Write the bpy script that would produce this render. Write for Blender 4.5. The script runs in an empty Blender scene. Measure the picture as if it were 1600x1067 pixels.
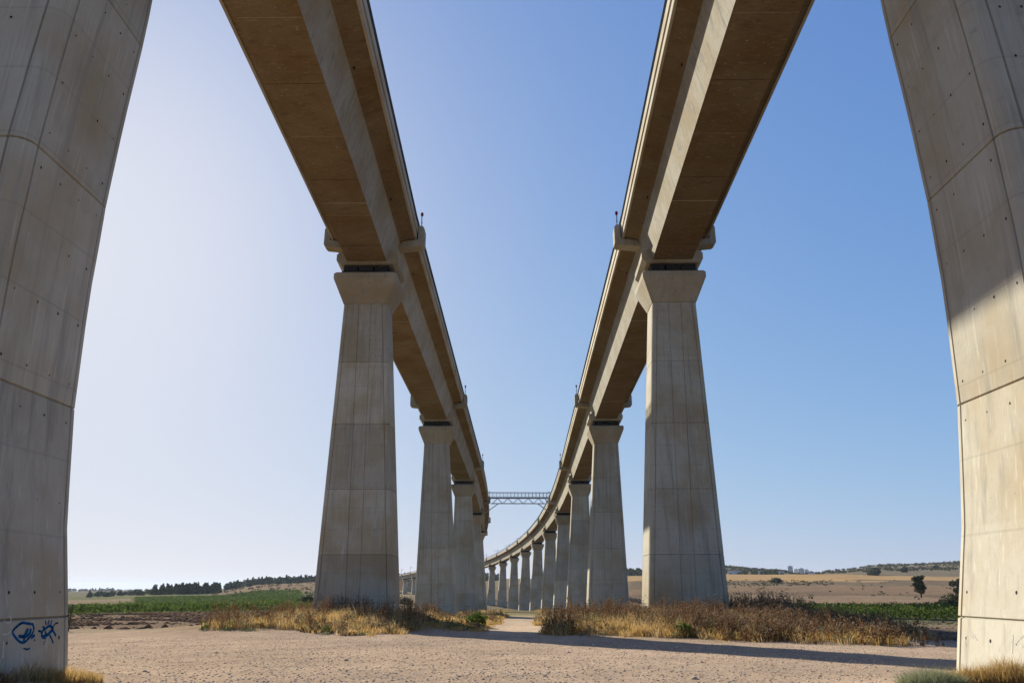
import bpy, math, random
import numpy as np
from mathutils import Vector, Matrix

random.seed(7)
RNG = np.random.default_rng(11)
R = math.radians
SC = bpy.context.scene
COL = SC.collection

# ------------------------------------------------------------------ camera
EYE = 1.6
cam_d = bpy.data.cameras.new('camera')
cam_d.sensor_width = 36.0
cam_d.lens = 36.0 * 1150 / 1600
cam_d.clip_end = 60000
cam = bpy.data.objects.new('camera', cam_d)
cam.location = (0, 0, EYE)
PITCH = math.atan(384 / 1150)
YAW = math.atan(17 / 1212)
cam.rotation_euler = (math.pi / 2 + PITCH, 0, YAW)
COL.objects.link(cam)
SC.camera = cam

# ------------------------------------------------------------------ light
SUN_AZ, SUN_EL = R(34), R(25.4)            # azimuth left of +y
sun_dir = Vector((-math.sin(SUN_AZ) * math.cos(SUN_EL), math.cos(SUN_AZ) * math.cos(SUN_EL), math.sin(SUN_EL)))
world = bpy.data.worlds.new('World')
SC.world = world
world.use_nodes = True
wn = world.node_tree
bg = wn.nodes['Background']
sky = wn.nodes.new('ShaderNodeTexSky')
sky.sky_type = 'NISHITA'
sky.sun_disc = False
sky.sun_elevation = SUN_EL
sky.sun_rotation = -SUN_AZ
sky.altitude = 0
sky.air_density = 0.9
sky.dust_density = 0.85
sky.ozone_density = 10.0
# even highlight roll-off over the whole sky: c -> a c / (1 + b c), times the strength
def vmath(op, a, b):
    v = wn.nodes.new('ShaderNodeVectorMath'); v.operation = op
    for i, q in enumerate((a, b)):
        if isinstance(q, tuple): v.inputs[i].default_value = q
        else: wn.links.new(q, v.inputs[i])
    return v.outputs[0]
num = vmath('MULTIPLY', sky.outputs[0], (2.92, 2.84, 4.6))
den = vmath('ADD', vmath('MULTIPLY', sky.outputs[0], (.375, .365, .585)), (1.0, 1.0, 1.0))
wn.links.new(vmath('DIVIDE', num, den), bg.inputs[0])
bg.inputs[1].default_value = 0.061
sun_d = bpy.data.lights.new('sun', 'SUN')
sun_d.energy = 5.0
sun_d.angle = R(0.55)
sun_d.color = (1.0, 0.955, 0.82)
sun = bpy.data.objects.new('sun', sun_d)
sun.rotation_euler = sun_dir.to_track_quat('Z', 'Y').to_euler()
sun.location = (-60, 80, 90)
COL.objects.link(sun)
SC.view_settings.view_transform = 'Standard'
SC.view_settings.look = 'None'
SC.view_settings.exposure = 1.0
SC.view_settings.gamma = 1.0
SC.view_settings.use_curve_mapping = False
SC.cycles.max_bounces = 8
SC.cycles.diffuse_bounces = 4
SC.cycles.use_denoising = True

# ------------------------------------------------------------------ helpers
def mesh(name, V, F, mat=None, smooth=False):
    me = bpy.data.meshes.new(name)
    if isinstance(V, np.ndarray):
        V = V.tolist()
    if isinstance(F, np.ndarray):
        F = F.tolist()
    me.from_pydata(V, [], F)
    if mat:
        for m in (mat if isinstance(mat, (list, tuple)) else [mat]):
            me.materials.append(m)
    if smooth:
        me.polygons.foreach_set('use_smooth', [True] * len(me.polygons))
    me.update()
    return me

def obj(name, me, parent=None, label=None, cat=None, group=None, kind=None, loc=None, rotz=None):
    o = bpy.data.objects.new(name, me)
    COL.objects.link(o)
    if parent is not None:
        o.parent = parent
    if loc is not None:
        o.location = loc
    if rotz is not None:
        o.rotation_euler = (0, 0, rotz)
    if label: o['label'] = label
    if cat: o['category'] = cat
    if group: o['group'] = group
    if kind: o['kind'] = kind
    return o

def thing(name, label, cat, loc=(0, 0, 0), rotz=0.0, group=None):
    return obj(name, None, None, label, cat, group, None, loc, rotz)

class MB:
    """collects shapes into one mesh"""
    def __init__(s):
        s.V = []; s.F = []
    def add(s, V, F):
        n = len(s.V)
        s.V += [tuple(v) for v in V]
        s.F += [tuple(i + n for i in f) for f in F]
    def box(s, a, b):
        x0, y0, z0 = a; x1, y1, z1 = b
        s.add([(x0, y0, z0), (x1, y0, z0), (x1, y1, z0), (x0, y1, z0), (x0, y0, z1), (x1, y0, z1), (x1, y1, z1), (x0, y1, z1)],
              [(0, 3, 2, 1), (4, 5, 6, 7), (0, 1, 5, 4), (1, 2, 6, 5), (2, 3, 7, 6), (3, 0, 4, 7)])
    def bar(s, p, q, w, h=None, n=4):
        p = Vector(p); q = Vector(q); h = h or w
        d = (q - p).normalized()
        a = d.cross(Vector((0, 0, 1)))
        if a.length < 1e-3: a = Vector((1, 0, 0))
        a.normalize(); b = a.cross(d)
        V = []
        for c in (p, q):
            for k in range(n):
                t = 2 * math.pi * (k + .5) / n
                f = 1.0 / math.cos(math.pi / n) if n == 4 else 1.0
                V.append(c + a * (math.cos(t) * w / 2 * f) + b * (math.sin(t) * h / 2 * f))
        F = [(k, (k + 1) % n, n + (k + 1) % n, n + k) for k in range(n)]
        F += [tuple(range(n - 1, -1, -1)), tuple(range(n, 2 * n))]
        s.add(V, F)
    def taper(s, pts, rad, n=6):
        """tube through points with a radius each"""
        V = []; F = []
        for i, (p, r) in enumerate(zip(pts, rad)):
            p = Vector(p)
            d = Vector(pts[min(i + 1, len(pts) - 1)]) - Vector(pts[max(i - 1, 0)])
            d.normalize()
            a = d.cross(Vector((.13, .97, .2))).normalized(); b = d.cross(a)
            for k in range(n):
                t = 2 * math.pi * k / n
                V.append(p + a * (math.cos(t) * r) + b * (math.sin(t) * r))
        for i in range(len(pts) - 1):
            for k in range(n):
                F.append((i * n + k, i * n + (k + 1) % n, (i + 1) * n + (k + 1) % n, (i + 1) * n + k))
        F.append(tuple(range(n - 1, -1, -1))); F.append(tuple(range((len(pts) - 1) * n, len(pts) * n)))
        s.add(V, F)
    def extrude(s, prof, y0, y1, fn=None):
        """profile (x,z) closed polygon swept from y0 to y1"""
        n = len(prof)
        V = [(x, y0, z) for x, z in prof] + [(x, y1, z) for x, z in prof]
        if fn: V = [fn(v) for v in V]
        F = [(k, n + k, n + (k + 1) % n, (k + 1) % n) for k in range(n)]
        F += [tuple(range(n)), tuple(range(2 * n - 1, n - 1, -1))]
        s.add(V, F)
    def build(s, name, mat, parent=None, smooth=False, **k):
        return obj(name, mesh(name, s.V, s.F, mat, smooth), parent, **k)

def interp(x, xs, ys):
    return float(np.interp(x, xs, ys))

# ------------------------------------------------------------------ materials
def new_mat(name):
    m = bpy.data.materials.new(name)
    m.use_nodes = True
    nt = m.node_tree
    return m, nt, nt.nodes, nt.links, nt.nodes['Principled BSDF']

def nd(N, t, **k):
    n = N.new(t)
    for a, v in k.items():
        setattr(n, a, v)
    return n

def ramp(N, stops, interp_='LINEAR'):
    r = N.new('ShaderNodeValToRGB')
    r.color_ramp.interpolation = interp_
    e = r.color_ramp.elements
    while len(e) < len(stops): e.new(0.5)
    for i, (p, c) in enumerate(stops):
        e[i].position = p
        e[i].color = (*c, 1) if len(c) == 3 else c
    return r

def mixc(N, L, fac, a, b, mode='MIX'):
    m = N.new('ShaderNodeMix'); m.data_type = 'RGBA'; m.blend_type = mode
    for s, v in ((0, fac), (6, a), (7, b)):
        if isinstance(v, (int, float)): m.inputs[s].default_value = v
        elif isinstance(v, tuple): m.inputs[s].default_value = (*v, 1)
        else: L.new(v, m.inputs[s])
    return m.outputs[2]

def mathn(N, L, op, a, b=None, c=None):
    m = N.new('ShaderNodeMath'); m.operation = op
    for i, v in enumerate((a, b, c)):
        if v is None: continue
        if isinstance(v, (int, float)): m.inputs[i].default_value = v
        else: L.new(v, m.inputs[i])
    return m.outputs[0]

def noise(N, L, vec, scale, detail=4, rough=.55, vscale=None):
    if vscale:
        mp = N.new('ShaderNodeMapping'); mp.inputs['Scale'].default_value = vscale
        L.new(vec, mp.inputs[0]); vec = mp.outputs[0]
    n = N.new('ShaderNodeTexNoise')
    n.inputs['Scale'].default_value = scale; n.inputs['Detail'].default_value = detail; n.inputs['Roughness'].default_value = rough
    L.new(vec, n.inputs['Vector'])
    return n.outputs['Fac']

def concrete_mat(name, base, streak=1.0, boards=True, stain=(.55, .47, .36), spots=0.0, across=0.0):
    m, nt, N, L, B = new_mat(name)
    geo = N.new('ShaderNodeNewGeometry')
    P = geo.outputs['Position']
    big = noise(N, L, P, .22, 5, .6)
    med = noise(N, L, P, 1.3, 6, .65)
    fine = noise(N, L, P, 14, 4, .6)
    st = noise(N, L, P, 1.0, 5, .6, (2.6, 2.6, .10))
    st2 = noise(N, L, P, 1.0, 3, .5, (9, 9, .35))
    c = mixc(N, L, ramp_out(N, L, big, .35, .7), base, tuple(b * s * 1.45 for b, s in zip(base, stain)))
    c = mixc(N, L, mathn(N, L, 'MULTIPLY', ramp_out(N, L, st, .5, .72), .55 * streak), c, tuple(b * .62 for b in base))
    c = mixc(N, L, mathn(N, L, 'MULTIPLY', ramp_out(N, L, st2, .56, .75), .35 * streak), c, tuple(min(1, b * 1.25) for b in base))
    c = mixc(N, L, mathn(N, L, 'MULTIPLY', ramp_out(N, L, med, .52, .75), .45), c, tuple(b * .72 for b in base))
    c = mixc(N, L, mathn(N, L, 'MULTIPLY', ramp_out(N, L, fine, .58, .75), .25), c, tuple(b * .6 for b in base))
    st3 = noise(N, L, P, 1.0, 4, .6, (22, 22, .6))
    c = mixc(N, L, mathn(N, L, 'MULTIPLY', ramp_out(N, L, st3, .55, .7), .30 * streak), c, tuple(b * .66 for b in base))
    pit = noise(N, L, P, 34, 3, .7)
    c = mixc(N, L, mathn(N, L, 'MULTIPLY', ramp_out(N, L, pit, .64, .74), .4), c, tuple(b * .45 for b in base))
    blot = noise(N, L, P, .75, 7, .72)
    c = mixc(N, L, mathn(N, L, 'MULTIPLY', ramp_out(N, L, blot, .60, .72), .5), c, tuple(b * .58 for b in base))
    if across:
        ac = noise(N, L, P, 1.0, 5, .7, (1.8, 6, 1.8))
        c = mixc(N, L, mathn(N, L, 'MULTIPLY', ramp_out(N, L, ac, .55, .68), across), c, tuple(min(1, b * 1.75) for b in base))
        ac2 = noise(N, L, P, 1.0, 5, .7, (.6, 1.5, .6))
        c = mixc(N, L, mathn(N, L, 'MULTIPLY', ramp_out(N, L, ac2, .52, .68), across), c, tuple(b * .5 for b in base))
    oi = N.new('ShaderNodeObjectInfo')
    v = mathn(N, L, 'MULTIPLY_ADD', oi.outputs['Random'], .26, .90)
    hsv = N.new('ShaderNodeHueSaturation'); L.new(v, hsv.inputs['Value']); L.new(c, hsv.inputs['Color'])
    c = hsv.outputs[0]
    hgt = mathn(N, L, 'ADD', mathn(N, L, 'MULTIPLY', med, .6), mathn(N, L, 'MULTIPLY', fine, .25))
    if boards:
        w = N.new('ShaderNodeTexWave'); w.wave_type = 'BANDS'; w.bands_direction = 'Z'
        w.inputs['Scale'].default_value = .17; w.inputs['Distortion'].default_value = .5; w.inputs['Detail'].default_value = 2
        w.inputs['Detail Scale'].default_value = .6
        L.new(P, w.inputs['Vector'])
        line = ramp_out(N, L, w.outputs['Fac'], .995, 1.0)
        c = mixc(N, L, mathn(N, L, 'MULTIPLY', line, .22), c, tuple(b * .5 for b in base))
        hgt = mathn(N, L, 'SUBTRACT', hgt, mathn(N, L, 'MULTIPLY', line, .2))
    if spots:
        sp = noise(N, L, P, 2.2, 6, .75)
        c = mixc(N, L, mathn(N, L, 'MULTIPLY', ramp_out(N, L, sp, .60, .70), spots), c, tuple(min(1, b * 1.5) for b in base))
    L.new(c, B.inputs['Base Color'])
    B.inputs['Roughness'].default_value = .92
    B.inputs['Specular IOR Level'].default_value = .08
    bp = N.new('ShaderNodeBump'); bp.inputs['Strength'].default_value = .35; bp.inputs['Distance'].default_value = .03
    L.new(hgt, bp.inputs['Height']); L.new(bp.outputs[0], B.inputs['Normal'])
    return m

def ramp_out(N, L, fac, a, b):
    mr = N.new('ShaderNodeMapRange'); mr.interpolation_type = 'SMOOTHSTEP'
    mr.inputs['From Min'].default_value = a; mr.inputs['From Max'].default_value = b
    L.new(fac, mr.inputs['Value'])
    return mr.outputs['Result']

def simple_mat(name, col, rough=.8, var=.25, scale=3.0, metal=0.0, random_v=0.0, spec=.0):
    m, nt, N, L, B = new_mat(name)
    geo = N.new('ShaderNodeNewGeometry')
    f = noise(N, L, geo.outputs['Position'], scale, 5, .6)
    c = mixc(N, L, ramp_out(N, L, f, .3, .7), tuple(x * (1 - var) for x in col), tuple(min(1, x * (1 + var)) for x in col))
    if random_v:
        v = mathn(N, L, 'MULTIPLY_ADD', geo.outputs['Random Per Island'], 2 * random_v, 1 - random_v)
        hsv = N.new('ShaderNodeHueSaturation'); L.new(v, hsv.inputs['Value']); L.new(c, hsv.inputs['Color'])
        c = hsv.outputs[0]
    L.new(c, B.inputs['Base Color'])
    B.inputs['Roughness'].default_value = rough
    B.inputs['Metallic'].default_value = metal
    B.inputs['Specular IOR Level'].default_value = spec
    return m

def leaf_mat(name, cols, rough=.7, trans=.25):
    """many-coloured foliage: colour picked per blade, some light through it"""
    m, nt, N, L, B = new_mat(name)
    geo = N.new('ShaderNodeNewGeometry')
    r = ramp(N, [(i / max(1, len(cols) - 1), c) for i, c in enumerate(cols)])
    L.new(geo.outputs['Random Per Island'], r.inputs[0])
    f = noise(N, L, geo.outputs['Position'], .35, 3, .6)
    c = mixc(N, L, 1.0, r.outputs[0], ramp_col(N, L, f, (.72, .72, .72), (1.2, 1.2, 1.2)), 'MULTIPLY')
    L.new(c, B.inputs['Base Color'])
    B.inputs['Roughness'].default_value = rough
    B.inputs['Specular IOR Level'].default_value = .0
    tr = N.new('ShaderNodeBsdfTranslucent'); L.new(c, tr.inputs[0])
    mx = N.new('ShaderNodeMixShader'); mx.inputs[0].default_value = trans
    out = N['Material Output'] if 'Material Output' in N else None
    L.new(B.outputs[0], mx.inputs[1]); L.new(tr.outputs[0], mx.inputs[2])
    L.new(mx.outputs[0], out.inputs[0])
    return m

def ramp_col(N, L, fac, a, b):
    r = ramp(N, [(.3, a), (.7, b)])
    L.new(fac, r.inputs[0])
    return r.outputs[0]

M = {}
M['pier'] = concrete_mat('pier_concrete', (.38, .347, .28), 1.45, True)
M['cap'] = concrete_mat('cap_concrete', (.33, .295, .23), 1.4, False)
M['girder'] = concrete_mat('girder_concrete', (.355, .325, .265), 2.2, False, spots=.35)
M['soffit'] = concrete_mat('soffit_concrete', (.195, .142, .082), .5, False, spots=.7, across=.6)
M['fascia'] = concrete_mat('fascia_concrete', (.40, .355, .285), .6, False)
M['hole'] = simple_mat('tie_hole_dark', (.035, .030, .026), .95)
M['shade_bearing'] = simple_mat('bearing_gap_shade', (.03, .03, .032), .9)  # near-black: the shade under the girder ends is put into this colour
M['steel'] = simple_mat('galvanised_steel', (.30, .31, .33), .5, .15, 2, .6)
M['darksteel'] = simple_mat('dark_railing_steel', (.05, .055, .065), .8, .2, 2, 0)
M['red'] = simple_mat('red_lamp_plastic', (.16, .012, .016), .8)
M['panelmesh'] = simple_mat('footbridge_panel', (.42, .45, .50), .5, .1)
M['bluepaint'] = simple_mat('blue_spray_paint', (.008, .06, .15), .8, .6, 9)
M['whitepaint'] = simple_mat('white_chalk_paint', (.47, .43, .37), .9, .2, 14)
M['bark'] = simple_mat('tree_bark', (.085, .065, .05), .95, .35, 6)
M['golden'] = leaf_mat('dry_golden_grass', [(.40, .24, .07), (.52, .33, .11), (.58, .40, .16), (.33, .19, .06), (.46, .31, .13)], .8, .45)
M['straw'] = leaf_mat('pale_straw', [(.50, .34, .15), (.58, .42, .21), (.40, .26, .11), (.60, .46, .26)], .8, .4)
M['thistle'] = leaf_mat('brown_thistle', [(.14, .066, .03), (.20, .10, .042), (.09, .045, .024), (.28, .155, .066)], .9, .25)
M['head'] = leaf_mat('thistle_heads', [(.36, .26, .16), (.24, .15, .08), (.48, .37, .25), (.17, .10, .055)], .9, .3)
M['olive'] = leaf_mat('grey_green_scrub', [(.17, .17, .085), (.22, .22, .12), (.13, .14, .06), (.26, .25, .15)], .8, .25)
M['sage'] = leaf_mat('sage_bush', [(.24, .25, .13), (.30, .31, .18), (.19, .20, .10), (.36, .36, .23)], .9, .35)
M['green'] = leaf_mat('green_weed', [(.08, .13, .025), (.11, .17, .035), (.06, .10, .02), (.14, .18, .05)], .7, .3)
M['vine'] = leaf_mat('vine_leaves', [(.075, .11, .025), (.10, .14, .035), (.055, .08, .02), (.14, .17, .055)], .6, .3)
M['treeleaf'] = leaf_mat('dark_tree_leaves', [(.05, .062, .026), (.072, .085, .034), (.035, .045, .02), (.095, .10, .05)], .7, .2)
M['pineleaf'] = leaf_mat('far_wood_leaves', [(.055, .075, .045), (.075, .095, .055), (.042, .058, .04)], .8, .1)
M['scrub'] = leaf_mat('hill_scrub_leaves', [(.085, .085, .045), (.115, .11, .06), (.065, .068, .036)], .8, .1)
M['stone'] = simple_mat('loose_stone', (.42, .325, .245), .9, .3, 8, 0, .55)
M['clod'] = simple_mat('earth_clods', (.165, .105, .066), .95, .35, 2.0, 0, .35)
M['housewall'] = simple_mat('far_house_wall', (.62, .60, .57), .8, .06, .05)
M['houseroof'] = simple_mat('far_house_roof', (.36, .22, .16), .8, .1, .1)
M['window'] = simple_mat('far_window', (.10, .12, .15), .3, .1)

# ------------------------------------------------------------------ terrain
# ground height relative to the eye, by azimuth (degrees right of +y) and distance
NEAR = [(0, -1.6), (10, -1.68), (17, -1.85), (26, -2.2), (33, -2.45), (46, -2.76), (66, -3.17)]
PROF = {
    -180: [(120, -2.2), (400, -1), (1500, 4), (20000, -60)],
    -60: [(120, -3.4), (220, -5.5), (450, -7.5), (900, -8), (2000, -8), (6000, -25), (20000, -80)],
    -31: [(100, -3.3), (125, -3.6), (220, -5.9), (450, -8.6), (900, -9.6), (2000, -10), (6000, -25), (20000, -80)],
    -22: [(100, -3.3), (125, -3.6), (220, -5.6), (450, -7.6), (700, -7.0), (900, -5.0), (1300, -4), (2000, -9), (6000, -25), (20000, -80)],
    -18: [(100, -3.3), (125, -3.6), (220, -5.2), (400, -6.0), (600, -4.5), (900, 2.0), (1200, 5), (2000, 2), (6000, -25), (20000, -80)],
    -14: [(100, -3.4), (220, -5.6), (400, -6.0), (600, -4.2), (900, 4.0), (1200, 8), (2000, 5), (6000, -25), (20000, -80)],
    -9: [(100, -3.7), (128, -4.2), (250, -6.7), (440, -10), (800, -10.5), (1050, -8.5), (1500, 10), (2000, 16), (6000, -10), (20000, -80)],
    0: [(100, -3.83), (128, -4.25), (190, -5.5), (250, -6.9), (314, -8.6), (440, -11.8), (500, -12.9), (624, -13.8), (800, -12.5), (1050, -8), (1500, 14), (2000, 20), (6000, 0), (20000, -80)],
    8.6: [(100, -3.75), (190, -4.9), (300, -5.2), (450, -2.2), (600, 2), (900, 10), (1500, 22), (2200, 30), (6000, 0), (20000, -80)],
    14.5: [(100, -3.4), (150, -3.7), (250, -4.4), (400, -2.6), (600, 2.4), (800, 10), (1000, 15.8), (1100, 15.5), (2000, 50), (3000, 40), (6000, 0), (20000, -80)],
    18: [(100, -3.3), (150, -3.6), (250, -4.2), (400, -2.6), (600, 2.4), (800, 10), (1000, 15.8), (1100, 15.5), (2000, 38), (3000, 35), (6000, 0), (20000, -80)],
    20: [(100, -3.3), (150, -3.6), (250, -4.2), (400, -2.6), (600, 2.4), (800, 10), (1000, 15.8), (1100, 15.2), (2000, 26), (3000, 25), (6000, 0), (20000, -80)],
    22: [(100, -3.3), (150, -3.6), (250, -4.2), (400, -2.6), (600, 2.4), (800, 10), (1000, 15.6), (1100, 15.0), (1500, 24), (2000, 38), (3000, 30), (6000, 0), (20000, -80)],
    25: [(100, -3.3), (150, -3.6), (250, -4.2), (400, -2.8), (600, 2.2), (800, 9), (1000, 13.5), (1100, 14), (1500, 30), (2000, 51), (3000, 40), (6000, 0), (20000, -80)],
    30: [(100, -3.3), (150, -3.6), (250, -4.4), (400, -3.2), (600, 1.5), (800, 7), (1000, 11), (1100, 12), (1500, 32), (2000, 56), (3000, 45), (6000, 0), (20000, -80)],
    60: [(120, -3), (400, -2), (900, 8), (2000, 50), (3000, 40), (20000, -60)],
    180: [(120, -2.2), (400, -1), (1500, 4), (20000, -60)],
}
AZK = np.array(sorted(PROF))
LD = np.log(np.concatenate([[.5], np.geomspace(1, 24000, 700)]))
TAB = []
for a in AZK:
    pr = NEAR + PROF[int(a) if float(a).is_integer() else float(a)]
    d = np.log(np.array([max(.5, p[0]) for p in pr])); h = np.array([p[1] for p in pr])
    t = np.interp(LD, d, h)
    k = np.ones(9) / 9
    t = np.convolve(np.pad(t, 4, 'edge'), k, 'valid')
    TAB.append(t)
TAB = np.array(TAB)

def wob(x, y, s, ph=0.0):
    return (np.sin(x * s + 1.3 + ph) * np.cos(y * s * .83 + .4 + ph * 2) + .6 * np.sin(x * s * 2.3 + y * s * 1.7 + ph)
            + .4 * np.cos(x * s * 3.9 - y * s * 4.3 + 2 * ph))

def ground(x, y):
    x = np.asarray(x, float); y = np.asarray(y, float)
    d = np.maximum(np.hypot(x, y), .6)
    az = np.degrees(np.arctan2(x, y))
    j = np.clip(np.searchsorted(AZK, az) - 1, 0, len(AZK) - 2)
    f = (az - AZK[j]) / (AZK[j + 1] - AZK[j]); f = f * f * (3 - 2 * f)
    li = np.clip((np.log(d) - LD[1]) / (LD[2] - LD[1]) + 1, 0, len(LD) - 1.001)
    i = li.astype(int); g = li - i
    a = TAB[j, i] * (1 - g) + TAB[j, i + 1] * g
    b = TAB[j + 1, i] * (1 - g) + TAB[j + 1, i + 1] * g
    h = a * (1 - f) + b * f
    # behind and around the camera the yard is level
    # earth mounds in the weed beds round the second piers
    for (mx, my, rx, ry, mh) in ((-15, 65, 12, 13, .6), (12.5, 60, 12, 15, .6)):
        q = ((x - mx) / rx) ** 2 + ((y - my) / ry) ** 2
        h = h + mh * np.exp(-q * q)
    for mx in (-13.2, 13.2):
        h = h + .16 * np.exp(-(((x - mx) / 4.3) ** 4 + ((y - 17) / 2.9) ** 4))
    # small unevenness
    h = h + np.where(d < 300, .025, 0) * wob(x, y, .31) * np.clip(d / 20, 0, 1)
    h = h + .0011 * np.clip(d - 150, 0, 2500) * wob(x, y, .006, .7) * .8
    # low berm across the track
    h = h + .28 * np.exp(-((y - 92) / 1.3) ** 2) * np.exp(-((x + .5) / 6) ** 4)
    return h + EYE

def gz(x, y):
    return float(ground(x, y))

# base colours of the land, by place
def land_colour(x, y):
    d = np.hypot(x, y); az = np.degrees(np.arctan2(x, y))
    n = wob(x, y, .09); n2 = wob(x, y, .021, 2); n3 = wob(x, y, .4, 1)
    C = np.empty(x.shape + (3,)); C[:] = (.375, .262, .182)               # pale gravel
    def put(w, col):
        w = np.clip(w, 0, 1)[..., None]
        C[:] = C * (1 - w) + np.array(col) * w
    def band(v, lo, hi, s):
        return np.clip((v - lo) / s, 0, 1) * np.clip((hi - v) / s, 0, 1)
    # soil and dry weeds beyond the yard
    put(np.clip((d - 62 - 3 * n) / 4, 0, 1), (.26, .19, .12))
    # ploughed strip left and right
    put(band(y, 63 + 1.5 * n, 118, 3) * np.clip((-13 - az) / 2, 0, 1), (.12, .075, .046))
    put(band(y, 44 + 1.0 * n, 78, 3) * np.clip((x - 20 - n) / 2, 0, 1), (.13, .082, .052))
    # beds
    for (mx, my, rx, ry) in ((-15, 66, 14, 14), (12.5, 60, 14, 20)):
        q = ((x - mx) / rx) ** 2 + ((y - my) / ry) ** 2
        put(np.clip((1.1 - q) * 2.5, 0, 1), (.25, .17, .09))
    # wheel marks across the yard
    for (cx, cy, rr) in ((-30, 8, 42.0), (-30, 8, 43.7), (26, -14, 41.0), (26, -14, 42.7), (4, 120, 97), (4, 120, 98.8), (-2, 110, 82), (-2, 110, 83.7)):
        q = np.abs(np.hypot(x - cx, y - cy) - rr)
        put(np.exp(-(q / .22) ** 2) * .32 * np.clip(.6 + n3 * .5, 0, 1) * (d < 60), (.40, .305, .225))
    put(np.clip(wob(x, y, .16, 5) - .5, 0, 1) * .35 * (d < 62), (.24, .18, .135))
    # track
    put(np.clip((2.4 + .25 * n - np.abs(x + .4)) / .6, 0, 1) * np.clip((y - 40) / 10, 0, 1) * np.clip((330 - y) / 40, 0, 1), (.47, .34, .235))
    put(np.exp(-((np.abs(x + .4) - .85) / .28) ** 2) * .5 * np.clip((y - 42) / 10, 0, 1) * np.clip((250 - y) / 40, 0, 1), (.42, .32, .235))
    lf = np.clip((-11 - az) / 2, 0, 1); rt = np.clip((az - 6) / 2, 0, 1); ce = (1 - lf) * (1 - rt)
    # left fields
    put(lf * band(d, 118, 4000, 8), (.115, .14, .045))
    put(lf * band(d, 255 + 20 * n2, 300, 12), (.22, .20, .10))
    put(lf * band(d, 300, 640 + 70 * n2, 25) * np.clip((az + 27 + 2 * n2) / 1, 0, 1), (.10, .145, .04))
    put(lf * band(d, 330, 700, 30) * np.clip((-26 + 2 * n2 - az) / 1, 0, 1), (.26, .20, .115))
    put(lf * band(d, 600 + 60 * n2, 1600, 50) * np.clip((az + 22.5) / 1.5, 0, 1), (.235, .165, .095))
    put(lf * band(d, 900, 1500, 50) * np.clip((-22 - az) / 1, 0, 1), (.14, .14, .07))
    put(lf * band(d, 1500, 30000, 200), (.12, .11, .08))
    put(lf * band(d, 2600, 3600, 300), (.19, .155, .105))
    # centre
    put(ce * band(d, 110, 330, 15), (.22, .19, .09))
    put(ce * band(d, 330, 900, 40), (.27, .21, .12))
    put(ce * band(d, 900, 4000, 80), (.20, .17, .085))
    # right slopes
    put(rt * band(d, 78, 112, 4), (.10, .10, .04))
    put(rt * band(d, 112 + 4 * n, 170, 8), (.20, .145, .095))
    put(rt * band(d, 165, 330 + 25 * n2, 15), (.235, .158, .10))
    put(rt * band(d, 330 + 25 * n2, 420 + 20 * n2, 10), (.125, .08, .048))
    put(rt * band(d, 400 + 20 * n2, 520 + 30 * n2, 20), (.20, .125, .07))
    put(rt * band(d, 510 + 30 * n2, 700 + 40 * n2, 20), (.125, .09, .052))
    put(rt * band(d, 690 + 40 * n2, 1120, 15), (.47, .30, .12))
    put(rt * band(d, 1090, 30000, 40), (.13, .11, .062))
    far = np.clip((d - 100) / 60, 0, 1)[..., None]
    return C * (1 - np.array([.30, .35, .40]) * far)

AZ = np.radians(np.concatenate([np.arange(-180, -50, 2.5), np.arange(-50, 46, .2), np.arange(46, 180, 2.5)]))
DI = np.concatenate([[0.0], np.geomspace(.8, 24000, 430)])
A2, D2 = np.meshgrid(AZ, DI[1:])
X2 = D2 * np.sin(A2); Y2 = D2 * np.cos(A2)
Z2 = ground(X2, Y2)
nA = len(AZ); nD = len(DI) - 1
V = np.concatenate([[[0, 0, gz(0, 0)]], np.stack([X2, Y2, Z2], -1).reshape(-1, 3)])
ii, jj = np.meshgrid(np.arange(nD - 1), np.arange(nA), indexing='ij')
a = 1 + ii * nA + jj; b = 1 + ii * nA + (jj + 1) % nA
F = np.stack([a, b, b + nA, a + nA], -1).reshape(-1, 4)
F = F.tolist() + [(0, 1 + (k + 1) % nA, 1 + k) for k in range(nA)]

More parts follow.
